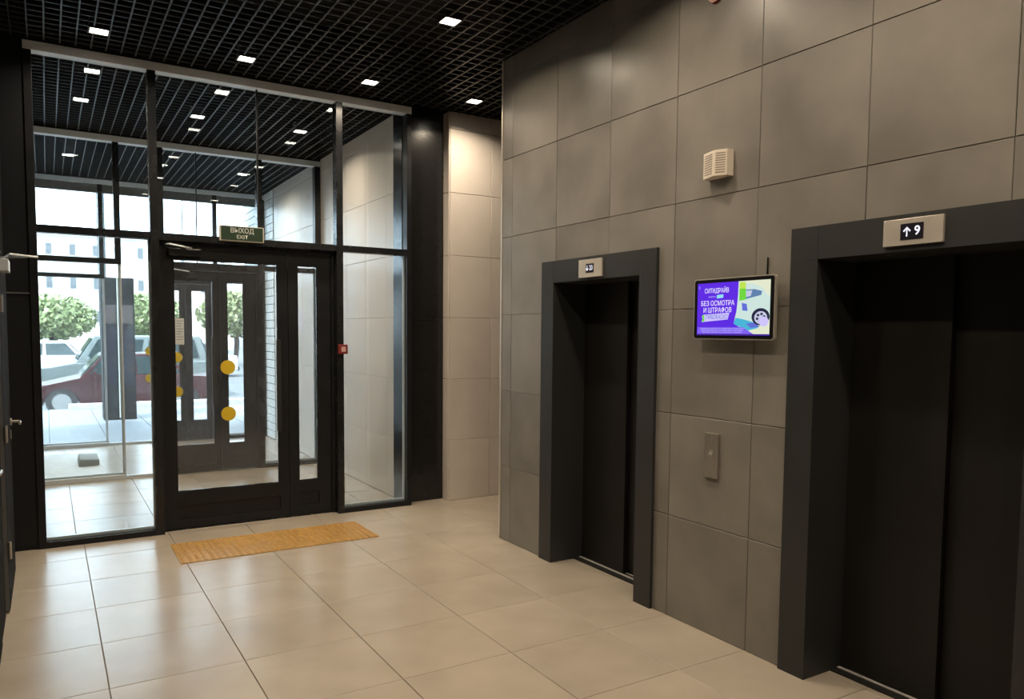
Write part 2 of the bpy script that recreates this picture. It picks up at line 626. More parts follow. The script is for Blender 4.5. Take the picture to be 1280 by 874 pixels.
lb = MB().box(XE + 0.02, XR, YC - 0.02, YC, 0, ZW).box(XE + 0.60, XE + 0.62, YB, YC - 0.02, 0, ZT)
lb.build('wall_lift_block', 'grey_grout', kind='structure')

# far side of the passage: pale beige tiles beside the dark panel
wb = MB().box(3.34, XR, YF + 0.008, YF + 0.35, 0, ZW).build('wall_far', 'pale_grout', kind='structure')
tiling(wb, 'wall_tile', 'pale_tile', '-y', YF + 0.008, cuts(3.345, XR, 3.80, 0.6), cuts(0, ZW, 0.6, 0.6))
for z0, z1 in zip(cuts(0, ZW, 0.6, 0.6), cuts(0, ZW, 0.6, 0.6)[1:]):
    inst('wall_tile', tile_mesh(0.125, z1 - z0 - 0.003, 0.008, 'pale_tile', '-x'), (3.34, YF + 0.004, z0 + 0.0015), wb)
MB().box(XR, XR + 0.15, YC - 0.1, YF + 0.3, 0, ZW).build('wall_passage_end', 'pale_grout', kind='structure')
dp = MB().box(2.90, 3.345, 6.772, 6.98, 0, ZW).build('wall_dark_panel', 'dark_panel', kind='structure')
MB().box(2.945, 3.335, 6.7635, 6.772, 0.004, 1.762).build('panel', 'dark_panel', dp, bevel=0.0015)
MB().box(2.945, 3.335, 6.7635, 6.772, 1.766, ZW).build('panel', 'dark_panel', dp, bevel=0.0015)

# pale vestibule wall
vw = MB().box(XW + 0.008, XW + 0.26, 6.98, 12.36, 0, ZW).build('wall_vestibule', 'pale_grout', kind='structure')
tiling(vw, 'wall_tile', 'pale_tile', '-x', XW + 0.008, cuts(6.76, 11.64, 7.237, 0.592), cuts(0, ZW, 0.59, 0.605))
MB().box(XW + 0.001, XW + 0.0085, 11.645, 12.35, 0, ZW).build('brick_bed', 'brick_joint', vw)
for r in range(31):
    z0 = 0.004 + r * 0.121
    ys = [11.65, 11.90, 12.15, 12.345] if r % 2 else [11.65, 11.775, 12.025, 12.275, 12.345]
    for a, b in zip(ys, ys[1:]):
        inst('brick', tile_mesh(b - a - 0.010, 0.110, 0.010, 'white_brick', '-x'), (XW + 0.002, a + 0.005, z0 + 0.005), vw)

# left wall, dark, and the wall behind the camera
wl = MB().box(XL - 0.3, XL - 0.02, YB, 12.36, 0, ZW).build('wall_left', 'dark_wall', kind='structure')
for y0, y1 in ((YB, 2.4), (2.404, 3.70), (6.20, 6.66)):
    MB().box(XL - 0.02, XL, y0, y1, 0.002, ZW).build('panel', 'dark_wall', wl, bevel=0.0015)
for y0, y1 in ((3.70, 6.20),):
    MB().box(XL - 0.02, XL, y0, y1, 2.14, ZW).build('panel', 'dark_wall', wl, bevel=0.0015)
MB().box(XL - 0.02, XL, 6.72, 12.3, 0.002, ZW).build('panel', 'pale_tile', wl)
wk = MB().box(XL - 0.3, XR, YB - 0.2, YB, 0, ZT).build('wall_back', 'pale_grout', kind='structure')

# ceilings: black void with a grid of slats under it
ce = MB().box(XL - 0.3, XR + 0.2, YB - 0.2, 6.70, ZT, ZT + 0.2).box(2.8, XR + 0.2, 6.70, 7.0, ZT, ZT + 0.2)
ce.box(XE, XE + 0.3, YB, YC, ZW, ZT).box(XE + 0.3, XR + 0.2, YC - 0.3, YC, ZW, ZT).box(XR, XR + 0.15, YC, YF + 0.3, ZW, ZT)
ce.box(2.95, XR, YF + 0.14, YF + 0.35, ZW, ZT).box(XL - 0.3, XL, YB, 6.70, ZW, ZT)
ce = ce.build('ceiling', 'black_void', kind='structure')
cv = MB().box(XL - 0.3, 3.2, 6.70, 12.36, ZT, ZT + 0.2).box(XW, XW + 0.26, 6.98, 12.36, ZW, ZT).box(XL - 0.3, XL, 6.70, 12.36, ZW, ZT).build('ceiling_vestibule', 'black_void', kind='structure')
SW, SH = 0.010, 0.045


def slat_mesh(L, axis):
    if axis == 'y':      # main runner: thin web with a slightly wider lower flange
        a = MB().box(-0.003, 0.003, 0, L, 0.003, 0.014).box(-0.005, 0.005, 0, L, 0, 0.003)
    else:                # cross runner, notched in a little higher
        a = MB().box(0, L, -0.002, 0.002, 0.003, 0.012).box(0, L, -0.004, 0.004, 0.0005, 0.003)
    me = a.mesh('ceiling_slat')
    me.materials.append(MATS['slat_black'])
    return me


y_end = YF - 0.005
ms = {}


def slat(x, y, L, axis, par):
    k = (round(L, 3), axis)
    if k not in ms: ms[k] = slat_mesh(L, axis)
    inst('ceiling_slat', ms[k], (x, y, ZC), par)


Y0S = -0.9
n = 0
x = 0.04 - 0.2
while x < XR - 0.05:
    if x < XE - 0.01: slat(x, Y0S, y_end - Y0S, 'y', ce)
    elif x < 5.0: slat(x, YC + 0.01, y_end - YC - 0.01, 'y', ce)
    x += 0.1
y = 6.566
while y > Y0S:
    if y > YC + 0.02: slat(XL + 0.005, y, 5.0 - XL, 'x', ce)
    else: slat(XL + 0.005, y, XE - XL - 0.015, 'x', ce)
    y -= 0.1
x = 0.04 - 0.2
while x < XW - 0.02:
    slat(x, 6.76, 12.14 - 6.76, 'y', cv)
    x += 0.1
y = 6.80
while y < 12.12:
    slat(XL + 0.005, y, XW - XL - 0.015, 'x', cv)
    y += 0.1


# ------------------------------------------------------------------ glazed partitions
def pane(par, x0, x1, z0, z1, y, m='glass'):
    return MB().box(x0, x1, y - 0.004, y + 0.004, z0, z1).build('glass_pane', m, par)


def leaf(par, name, x0, x1, z0, z1, gx0, gx1, gz0, gz1, yf, px0, px1, pz0, pz1, gm):
    """A door leaf: stiles and rails round a glass pane, and a sunk panel in the bottom rail."""
    d = 0.05
    m = MB()
    for q in minus((x0, x1, z0, z1), [(gx0, gx1, gz0, gz1), (px0, px1, pz0, pz1)]):
        m.box(q[0], q[1], yf, yf + d, q[2], q[3])
    L = m.build(name, 'frame_black', par, at=((x0 + x1) / 2, yf + d / 2, z0))
    MB().box(px0, px1, yf + 0.014, yf + d - 0.012, pz0, pz1).build('panel', 'frame_black', L)
    MB().box(gx0 - 0.006, gx1 + 0.006, yf + 0.021, yf + 0.029, gz0 - 0.006, gz1 + 0.006).build('glass_pane', gm, L)
    b = MB()
    for q in minus((gx0 - 0.001, gx1 + 0.001, gz0 - 0.001, gz1 + 0.001), [(gx0 + 0.008, gx1 - 0.008, gz0 + 0.008, gz1 - 0.008)]):
        b.box(q[0], q[1], yf + 0.006, yf + 0.020, q[2], q[3])
    b.build('glazing_bead', 'frame_mull', L)
    return L


ZB, ZTR0, ZTR1, ZH0, ZH1 = 0.045, 2.368, 2.425, 3.672, 3.735


def partition(idx, yf, xs, upper_x, head_m, open_bay=None):
    """xs: posts (x0,x1) left to right; the door bay lies between posts[1] and posts[-2]."""
    w = struct_empty('window_%d' % idx, ((xs[0][0] + xs[-1][1]) / 2, yf + 0.05, 0))
    y1 = yf + 0.10
    for i, (a, b) in enumerate(xs):
        if open_bay == i:       # slim bright edge below, full post above
            MB().box(b - 0.014, b, yf + 0.02, yf + 0.08, 0, ZTR0).build('post', 'bead', w)
            MB().box(a, b, yf, y1, ZTR0, ZH0).build('post', 'frame_mull', w, bevel=0.002)
            continue
        MB().box(a, b, yf, y1, 0, ZH0).build('post', 'frame_mull' if i in (1, len(xs) - 2) else 'frame_black', w, bevel=0.002)
    xa, xb = xs[0][0], xs[-1][1]
    MB().box(xa, xb, yf - 0.002, y1 + 0.002, ZH0, ZH1).build('head_beam', head_m, w, bevel=0.002)
    MB().box(xa, xb, yf + 0.004, y1 + 0.02, ZH1, ZT).build('head_panel', 'black_void', w)
    for i, ((a, b), (c, d)) in enumerate(zip(xs, xs[1:])):
        if open_bay is not None and i == open_bay: continue
        MB().box(b - 0.001, c + 0.001, yf + 0.004, y1 - 0.004, ZTR0, ZTR1).build('transom', 'frame_mull', w, bevel=0.002)
    gm = 'glass' if open_bay is None else 'glass_dusty'
    for k in range(len(xs) - 1):
        b, c = xs[k][1], xs[k + 1][0]
        if k == open_bay:
            pane(w, b - 0.001, c + 0.001, 0.03, ZH0 + 0.001, yf + 0.055, gm)
            MB().box(b, c, yf + 0.03, yf + 0.08, 0, 0.032).build('bottom_rail', 'bead', w)
            continue
        js = [b] + [u for u in upper_x if b + 0.05 < u < c - 0.05] + [c]
        for u0, u1 in zip(js, js[1:]):
            g0 = 0.004 if u0 != b else -0.001
            g1 = 0.004 if u1 != c else -0.001
            pane(w, u0 + g0, u1 - g1, ZTR1 - 0.001, ZH0 + 0.001, yf + 0.055, gm)
        for u in js[1:-1]:
            MB().box(u - 0.006, u + 0.006, yf + 0.046, yf + 0.064, ZTR1, ZH0).build('glass_joint', 'frame_black', w)
    return w


def lower_light(w, b, c, yf, gm='glass', rail='frame_black'):
    """Full-height pane under the transom with its rail and pale glazing beads."""
    MB().box(b - 0.001, c + 0.001, yf, yf + 0.10, 0, ZB).build('bottom_rail', rail, w, bevel=0.002)
    pane(w, b - 0.001, c + 0.001, ZB - 0.001, ZTR0 + 0.001, yf + 0.055, gm)
    MB().box(b, c, yf + 0.060, yf + 0.085, ZB, ZB + 0.022).build('glazing_bead', 'bead', w)
    MB().box(c - 0.014, c, yf + 0.060, yf + 0.085, ZB + 0.022, ZTR0).build('glazing_bead', 'bead', w)


P1 = [(-0.094, -0.042), (0.7175, 0.7775), (2.222, 2.281), (2.897, 2.943)]
w1 = partition(1, YF, P1, (1.557,), 'alu')
lower_light(w1, P1[0][1], P1[1][0], YF)
lower_light(w1, P1[2][1], P1[3][0], YF)
P2 = [(-0.20, -0.10), (0.655, 0.715), (1.09, 1.15), (2.165, 2.226), (2.86, 2.93)]
w2 = partition(2, Y2, P2, (1.50, 2.24), 'alu', 1)
P3 = [(-0.20, -0.10), (0.655, 0.715), (1.31, 1.37), (2.165, 2.226), (2.86, 2.93)]
w3 = partition(3, Y3, P3, (1.75,), 'alu', 1)
for z in (1.345, 0.95):
    MB().disc((1.272, z), 0.060, 'y', Y3 + 0.0485, Y3 + 0.0508, 28).build('marker_dot', 'yellow_dot', w3)
for w, P, yy in ((w2, P2, Y2), (w3, P3, Y3)):
    lower_light(w, P[0][1], P[1][1] - 0.014, yy, 'glass_dusty', 'bead')
    lower_light(w, P[3][1], P[4][0], yy, 'glass_dusty')

# dark panel wall left of the inner glazing, and the lintel over the street glazing
lp = MB().box(XL - 0.02, -0.094, YF + 0.02, 6.76, 0, ZT).build('wall_dark_jamb', 'dark_wall', kind='structure')
MB().box(XL, -0.096, YF + 0.012, YF + 0.02, 0.03, 1.912).build('panel', 'dark_wall', lp, bevel=0.001)
MB().box(XL, -0.096, YF + 0.012, YF + 0.02, 1.922, ZC).build('panel', 'dark_wall', lp, bevel=0.001)
MB().box(XL, -0.096, YF + 0.006, YF + 0.02, 1.912, 1.922).build('joint_strip', 'door_grey', lp)
MB().box(XL - 0.3, 3.2, Y3 + 0.10, Y3 + 0.32, 3.62, 7.5).build('wall_front', 'facade_grey', kind='structure')
MB().box(XL - 0.5, 3.19, Y3 + 0.012, Y3 + 0.098, 3.56, 3.671).build('trim_2', 'facade_grey', kind='structure')
MB().box(-4.5, XL - 0.3, Y3 + 0.10, Y3 + 0.32, -0.4, 7.5).build('wall_front_left', 'facade_grey', kind='structure')
MB().box(3.2, 9.0, Y3 + 0.10, Y3 + 0.32, -0.4, 7.5).build('wall_front_right', 'facade_grey', kind='structure')


# ------------------------------------------------------------------ entrance doors
def door_pair(idx, yf, xf0, xf1, split, g_wide, g_narrow, gz, pz, closer=True, notice=False, dot_x=None, gm='glass_door', label=''):
    d = struct_empty('door_%d' % idx, ((xf0 + xf1) / 2, yf + 0.025, 0), label)
    # frame: jambs and head
    j = 0.03
    MB().box(xf0, xf0 + j, yf - 0.02, yf + 0.06, 0, ZTR0).build('door_jamb', 'frame_black', d, bevel=0.002)
    MB().box(xf1 - j, xf1, yf - 0.02, yf + 0.06, 0, ZTR0).build('door_jamb', 'frame_black', d, bevel=0.002)
    MB().box(xf0 + j, xf1 - j, yf - 0.02, yf + 0.06, ZTR0 - 0.03, ZTR0).build('door_head', 'frame_black', d)
    MB().box(xf0 + j, xf1 - j, yf - 0.005, yf + 0.06, 0, 0.008).build('threshold', 'frame_mull', d)
    a = leaf(d, 'door_leaf', xf0 + j + 0.003, split - 0.002, 0.012, ZTR0 - 0.033, g_wide[0], g_wide[1], gz[0], gz[1], yf, g_wide[0] + 0.003, g_wide[1] + 0.008, pz[0], pz[1], gm)
    b = leaf(d, 'door_leaf', split + 0.002, xf1 - j - 0.003, 0.012, ZTR0 - 0.033, g_narrow[0], g_narrow[1], gz[0], gz[1], yf, g_narrow[0] + 0.015, g_narrow[1] + 0.005, pz[0] + 0.012, pz[1] + 0.012, gm)
    # long pull handle near the meeting edge of the wide leaf
    hx = g_wide[1] - 0.012
    h = MB().box(hx - 0.018, hx + 0.018, yf - 0.075, yf - 0.045, 0.786, 1.578)
    h.box(hx + 0.002, hx + 0.016, yf - 0.05, yf + 0.012, 0.90, 0.93).box(hx + 0.002, hx + 0.016, yf - 0.05, yf + 0.012, 1.44, 1.47)
    h.build('pull_handle', 'rubber', a, bevel=0.003)
    MB().box(g_wide[1] + 0.035, g_wide[1] + 0.06, yf - 0.006, yf + 0.001, 1.02, 1.14).build('lock_plate', 'frame_mull', a, bevel=0.001)
    if closer:
        x0 = xf0 + 0.05
        c = MB().box(x0 + 0.02, x0 + 0.27, yf - 0.055, yf, 2.255, 2.315).build('door_closer', 'frame_mull', a, bevel=0.006)
        MB().tube([(x0 + 0.20, yf - 0.035, 2.322), (x0 + 0.02, yf - 0.15, 2.335), (x0 + 0.0, yf - 0.015, 2.345)], 0.007, 8).build('closer_arm', 'alu', c)
    if dot_x:
        for z in (1.345, 0.95):
            MB().disc((dot_x, z), 0.060, 'y', yf + 0.0185, yf + 0.0208, 28).build('marker_dot', 'yellow_dot', a, label='round yellow visibility sticker')
    if notice:
        nt_ = MB().box(1.25, 1.345, yf + 0.0185, yf + 0.0205, 1.49, 1.79).build('notice', 'paper', a, label='sheet of paper taped to the glass')
        lines = MB()
        for k in range(8):
            lines.box(1.262, 1.333 - 0.01 * (k % 3), yf + 0.0180, yf + 0.0185, 1.755 - 0.03 * k, 1.763 - 0.03 * k)
        lines.build('print_lines', 'print_grey', nt_)
    return d


door_pair(1, 6.735, 0.7775, 2.222, 1.810, (0.888, 1.722), (1.893, 2.072), (0.318, 2.232), (0.085, 0.205), dot_x=1.304,
          label='black framed glass door, wide and narrow leaf, behind the yellow tactile paving')
door_pair(2, Y2 + 0.03, 1.15, 2.165, 1.735, (1.205, 1.657), (1.812, 2.000), (0.322, 2.226), (0.085, 0.205), dot_x=1.262, notice=True,
          label='black framed glass door between the two vestibules with a paper notice')
door_pair(3, Y3 + 0.03, 1.37, 2.165, 1.770, (1.43, 1.690), (1.852, 2.054), (0.30, 2.245), (0.085, 0.205),
          label='black framed glass street door of the outer vestibule')

# steel service door in the dark side wall
sd = struct_empty('door_4', (XL - 0.02, 5.70, 0), 'dark steel service door in the dark side wall, seen nearly edge-on')
MB().box(XL - 0.02, XL + 0.004, 5.16, 5.222, 0, 2.14).build('door_jamb', 'door_matt', sd, bevel=0.001)
MB().box(XL - 0.02, XL + 0.004, 6.14, 6.20, 0, 2.14).build('door_jamb', 'frame_black', sd, bevel=0.001)
MB().box(XL - 0.02, XL + 0.004, 5.222, 6.14, 2.08, 2.14).build('door_head', 'frame_black', sd, bevel=0.001)
sl = MB().box(XL - 0.012, XL + 0.026, 5.227, 6.137, 0.012, 2.076).build('door_leaf', 'door_matt', sd, bevel=0.002)
MB().box(XL - 0.010, XL + 0.024, 5.2235, 5.227, 0.012, 2.076).build('edge_strip', 'door_grey', sl)
lv = MB().disc((6.05, 1.037), 0.024, 'x', XL + 0.026, XL + 0.036, 20).tube([(XL + 0.03, 6.05, 1.037), (XL + 0.075, 6.05, 1.037), (XL + 0.08, 6.045, 1.037), (XL + 0.084, 5.94, 1.033)], 0.009, 10)
lv.build('lever_handle', 'steel', sl)
MB().box(XL + 0.026, XL + 0.031, 6.035, 6.065, 0.92, 0.98).build('keyhole_plate', 'steel', sl, bevel=0.002)
for z in (0.32, 1.0, 1.75):
    MB().disc((XL + 0.034, 5.222), 0.010, 'z', z, z + 0.10, 12).build('hinge', 'steel', sl)
cb = MB().box(XL + 0.026, XL + 0.075, 5.24, 5.46, 1.985, 2.055).build('door_closer', 'alu', sl, bevel=0.006)
MB().tube([(XL + 0.05, 5.30, 2.062), (XL + 0.08, 5.28, 2.085), (XL + 0.215, 5.45, 2.088)], 0.006, 8).tube([(XL + 0.215, 5.45, 2.092), (XL + 0.02, 5.75, 2.098)], 0.006, 8).build('closer_arm', 'alu', cb)
sd2 = struct_empty('door_5', (XL - 0.02, 4.2, 0), 'dark steel service door farther from the glazing in the dark side wall')
MB().box(XL - 0.02, XL + 0.006, 4.66, 5.16, 0, 2.14).build('door_jamb', 'door_matt', sd2, bevel=0.001)
MB().box(XL - 0.02, XL + 0.006, 3.70, 3.76, 0, 2.14).build('door_jamb', 'door_matt', sd2, bevel=0.001)
MB().box(XL - 0.02, XL + 0.006, 3.76, 4.66, 2.08, 2.14).build('door_head', 'door_matt', sd2, bevel=0.001)
s2 = MB().box(XL - 0.016, XL + 0.012, 3.763, 4.657, 0.012, 2.076).build('door_leaf', 'door_matt', sd2, bevel=0.002)
MB().tube([(XL + 0.012, 3.85, 1.037), (XL + 0.06, 3.85, 1.037), (XL + 0.064, 3.95, 1.037)], 0.009, 10).build('lever_handle', 'steel', s2)


# ------------------------------------------------------------------ lifts
def lift(e, label):
    y0, y1 = e
    t = thing('elevator', label, 'elevator', (XE, (y0 + y1) / 2, 0), 'elevators in the grey tiled wall')
    xf = XE - 0.022
    xd = 3.275
    xp = XE - 0.0005
    for a, b, c, d in ((y1, y1 + FW, y1, y1 + 0.027), (y0 - FW, y0, y0 - 0.027, y0)):
        MB().box(xf, xp, a, b, 0, EH).box(xp, xd + 0.15, c, d, 0, EH).build('door_jamb', 'elev_frame', t)
    h = MB().box(xf, xp, y0, y1, EH, FT).box(xp, xd + 0.15, y0, y1, EH, EH + 0.027).build('header', 'elev_frame', t)
    for a, b in ((y1 + 0.0015, y1 + FW), (y0 - FW, y0 - 0.0015)):
        MB().box(xf - 0.0003, xp, a, b, EH, FT).build('corner_block', 'elev_frame', h)
    MB().box(xd, xd + 0.20, y0, y1, -0.010, 0.004).build('sill', 'rubber', t)
    MB().box(xd + 0.050, xd + 0.068, y0, y1, 0.004, 0.008).box(xd + 0.101, xd + 0.110, y0, y1, 0.004, 0.007).build('sill_track', 'sill_metal', t)
    ym = (y0 + y1) / 2 - 0.02
    MB().box(xd + 0.072, xd + 0.100, ym, y1 - 0.001, 0.010, EH - 0.001).build('door_panel', 'elev_door', t, bevel=0.002)
    MB().box(xd + 0.112, xd + 0.135, y0 + 0.001, ym + 0.03, 0.010, EH - 0.001).build('door_panel', 'elev_door', t, bevel=0.002)
    MB().box(xd + 0.137, xd + 0.15, y0, y1, 0, EH).build('shaft_backing', 'elev_door', t)
    return t


lift(E1, 'dark steel elevator doorway beside the passage, its indicator showing down arrow and 20')
lift(E2, 'dark steel elevator doorway beside the advertising screen, its indicator showing up arrow and 9')


def indicator(yc, zc, w, h, label, draw):
    xb = XE - 0.022
    t = thing('floor_indicator', label, 'indicator', (xb, yc, zc - h / 2), 'floor indicators over the elevators')
    MB().box(xb - 0.014, xb, yc - w / 2, yc + w / 2, zc - h / 2, zc + h / 2).build('faceplate', 'steel_pale', t, bevel=0.002)
    xs = xb - 0.0145
    disp = draw(t, xs, yc, zc)
    return t


def arrow(par, xs, yc, zc, s, up):
    """Arrow of chevron and stem; s = half height."""
    k = 1 if up else -1
    w = s * 0.26
    m = MB()
    P = [(0, s), (s * .82, s * .18), (s * .60, -s * .06), (w * .5, s * .52), (w * .5, -s), (-w * .5, -s), (-w * .5, s * .52), (-s * .60, -s * .06), (-s * .82, s * .18)]
    m.prism([(yc + a, zc + k * b) for a, b in P], 'x', xs - 0.0008, xs)
    return m.build('arrow', 'digit', par)


def draw9(t, xs, yc, zc):
    d = MB().box(xs - 0.001, xs + 0.004, yc - 0.0475, yc + 0.050, zc - 0.033, zc + 0.033).build('display', 'digit_back', t)
    arrow(d, xs - 0.0012, yc + 0.022, zc, 0.020, True)
    place_text('digit', '9', 0.052, 'digit', (xs - 0.0014, yc - 0.022, zc), '-x', d, bold=0.001)
    return d


def draw20(t, xs, yc, zc):
    d = MB().box(xs - 0.001, xs + 0.004, yc - 0.042, yc + 0.042, zc - 0.029, zc + 0.029).build('display', 'digit_back', t)
    arrow(d, xs - 0.0012, yc + 0.026, zc, 0.018, False)
    place_text('digit', '20', 0.046, 'digit', (xs - 0.0014, yc - 0.014, zc), '-x', d, bold=0.0002, sx=0.82)
    return d


indicator(4.055 * 0.993, 2.086, 0.245, 0.118, 'steel plate lit with a down arrow and 20 over the elevator beside the passage', draw20)
indicator(1.858 * 0.993, 2.090, 0.255, 0.110, 'steel plate lit with an up arrow and 9 over the elevator', draw9)

# call button plate
cp = thing('call_button_plate', 'brushed steel elevator call plate with one arrow button, under the advertising screen', 'call button', (XE, 2.94, 0.878))
MB().box(XE - 0.016, XE, 2.892, 2.988, 0.878, 1.122).build('faceplate', 'steel', cp, bevel=0.003)
bt = MB().disc((2.94, 1.012), 0.019, 'x', XE - 0.019, XE - 0.015, 24).build('button', 'steel', cp)
MB().prism([(2.94 + a, 1.012 + b) for a, b in ((0, .010), (.014, -.005), (.009, -.008), (0, .002), (-.009, -.008), (-.014, -.005))], 'x', XE - 0.020, XE - 0.019).build('arrow', 'exit_white', bt)

# ------------------------------------------------------------------ advertising screen
TX = 3.030
ty0, ty1, tz0, tz1 = 2.508, 3.052, 1.632, 1.955       # right, left, bottom, top as read
tv = thing('advertising_screen', 'wall screen with a purple car hire advertisement between the two elevators', 'screen', (XE, (ty0 + ty1) / 2, tz0))


def rrect(y0, y1, z0, z1, r, k=5):
    pts = []
    for cy, cz, a in ((y1 - r, z1 - r, 0), (y0 + r, z1 - r, 90), (y0 + r, z0 + r, 180), (y1 - r, z0 + r, 270)):
        for i in range(k + 1):
            t = math.radians(a + 90 * i / k)
            pts.append((cy + r * math.cos(t), cz + r * math.sin(t)))
    return pts


MB().prism(rrect(ty0, ty1, tz0, tz1, 0.016), 'x', TX - 0.002, TX + 0.016).build('casing', 'bezel_silver', tv)
MB().prism(rrect(ty0 + 0.006, ty1 - 0.006, tz0 + 0.006, tz1 - 0.006, 0.012), 'x', TX - 0.0035, TX + 0.004).build('bezel', 'bezel_black', tv)
MB().box(TX + 0.016, XE, 2.66, 2.90, 1.70, 1.89).build('wall_bracket', 'bezel_black', tv)
MB().tube([(XE - 0.004, 2.605, 1.90), (XE - 0.004, 2.605, 2.045)], 0.004, 8).build('cable', 'bezel_black', tv)
u0, v0 = ty1 - 0.028, tz0 + 0.022
UW, VH = (ty1 - ty0) - 0.056, (tz1 - tz0) - 0.046
emat('ad_purple', srgb(92, 38, 226), 1.0)
emat('ad_violet', srgb(126, 96, 240), 1.0)
emat('ad_navy', srgb(66, 32, 150), 1.0)
emat('ad_white', srgb(238, 228, 255), 1.0)
emat('ad_cyan', srgb(150, 225, 240), 1.0)
emat('ad_pale', srgb(205, 228, 222), 1.0)
emat('ad_cream', srgb(226, 232, 205), 1.0)
emat('ad_green', srgb(108, 214, 60), 1.0)
emat('ad_lime', srgb(190, 226, 80), 1.0)
emat('ad_glassb', srgb(92, 128, 172), 1.0)
emat('ad_blue', srgb(96, 110, 214), 1.0)
emat('ad_dark', srgb(30, 34, 66), 1.0)
emat('ad_teal', srgb(70, 180, 214), 1.0)
emat('ad_grey', srgb(196, 200, 226), 1.0)
emat('ad_lilac', srgb(206, 196, 250), 1.0)
lay = [0]


def UV(u, v):
    return (u0 - u * UW, v0 + v * VH)


scr = None


def ad(name, pts, m, label=None):
    lay[0] += 1
    xs = TX - 0.0036 - 0.00012 * lay[0]
    return MB().prism([UV(u, v) for u, v in pts], 'x', xs, xs + 0.0004).build(name, m, scr)


def circ(cu, cv_, ru, rv, k=28):
    return [(cu + ru * math.cos(2 * PI * i / k), cv_ + rv * math.sin(2 * PI * i / k)) for i in range(k)]


AS = UW / VH
scr = MB().box(TX - 0.0036, TX - 0.003, u0 - UW, u0, v0, v0 + VH).build('display', 'ad_purple', tv)
ad('picture_background', [(0.585, 1), (1, 1), (1, 0.03), (0.78, 0.03), (0.53, 0.22), (0.565, 0.45), (0.58, 0.7)], 'ad_cream')
ad('pictured_car_body', [(0.59, 0.97), (0.78, 0.94), (0.9, 0.86), (0.96, 0.74), (1, 0.70), (1, 0.30), (0.84, 0.18), (0.62, 0.22), (0.56, 0.32), (0.575, 0.60)], 'ad_pale')
ad('pictured_car_window', [(0.66, 0.84), (0.80, 0.84), (0.895, 0.80), (0.885, 0.73), (0.76, 0.69), (0.66, 0.66)], 'ad_glassb')
ad('pictured_car_window', [(0.68, 0.82), (0.77, 0.82), (0.75, 0.72), (0.68, 0.70)], 'ad_grey')
ad('green_stripe', [(0.60, 0.86), (0.685, 0.86), (0.69, 0.66), (0.60, 0.64)], 'ad_green')
ad('lime_stripe', [(0.60, 0.98), (0.68, 0.98), (0.685, 0.86), (0.60, 0.86)], 'ad_lime')
ad('pictured_lamp', [(0.635, 0.60), (0.70, 0.58), (0.715, 0.45), (0.645, 0.46)], 'ad_blue')
ad('pictured_road', [(0.53, 0.22), (0.555, 0.33), (0.66, 0.30), (0.80, 0.24), (0.86, 0.14), (0.72, 0.09)], 'ad_teal')
ad('pictured_shadow', [(0.70, 0.22), (0.80, 0.24), (0.88, 0.16), (0.76, 0.14)], 'ad_blue')
ad('pictured_tyre', [(min(u, 1.0), v) for u, v in circ(0.885, 0.34, 0.115, 0.155)], 'ad_dark')
ad('pictured_rim', circ(0.888, 0.325, 0.082, 0.115), 'ad_grey')
for k in range(6):
    a = k * PI / 3 + 0.3
    ad('pictured_spoke_gap', circ(0.888 + 0.046 * math.cos(a), 0.325 + 0.066 * math.sin(a), 0.017, 0.024, 10), 'ad_dark')
ad('round_badge', circ(0.928, 0.255, 0.062, 0.088), 'ad_lilac')
ad('footer_band', [(0.015, 0.155), (0.66, 0.155), (0.80, 0.03), (0.015, 0.03)], 'ad_violet')
ad('footer_edge', [(0.0, 0.03), (1.0, 0.03), (1.0, 0.0), (0.0, 0.0)], 'ad_navy')
ad('word_band', [(0.075, 0.255), (0.09, 0.31), (0.075, 0.36), (0.10, 0.40), (0.47, 0.425), (0.45, 0.30)], 'ad_lilac')
ad('word_band_edge', [(0.07, 0.26), (0.09, 0.32), (0.08, 0.385), (0.11, 0.395), (0.115, 0.27)], 'ad_green')
ad('badge_under_name', [(0.29, 0.765), (0.38, 0.775), (0.38, 0.71), (0.29, 0.70)], 'ad_cyan')
ad('corner_mark', [(0.02, 0.945), (0.045, 0.945), (0.045, 0.89), (0.02, 0.89)], 'ad_violet')


def ad_text(s, u, v, size, m, width, bold=0.0002):
    lay[0] += 1
    p = UV(u, v)
    place_text('lettering', s, size, m, (TX - 0.0040 - 0.00012 * lay[0], p[0], p[1]), '-x', scr, bold=bold, width=width * UW)


ad_text('СИТИДРАЙВ', 0.285, 0.845, 0.034, 'ad_white', 0.345)
ad_text('вместе с', 0.225, 0.735, 0.013, 'ad_lilac', 0.105, 0.0)
ad_text('БЕЗ ОСМОТРА', 0.30, 0.605, 0.036, 'ad_white', 0.475, 0.0003)
ad_text('И ШТРАФОВ', 0.30, 0.475, 0.036, 'ad_white', 0.40, 0.0003)
ad_text('ТУРБОКАСКО', 0.29, 0.345, 0.032, 'ad_blue', 0.32, 0.0002)
for k in range(3):
    ad_text('Предложение действует по условиям акции в приложении', 0.37, 0.128 - 0.033 * k, 0.0085, 'ad_lilac', 0.62 - 0.03 * k, 0.0)

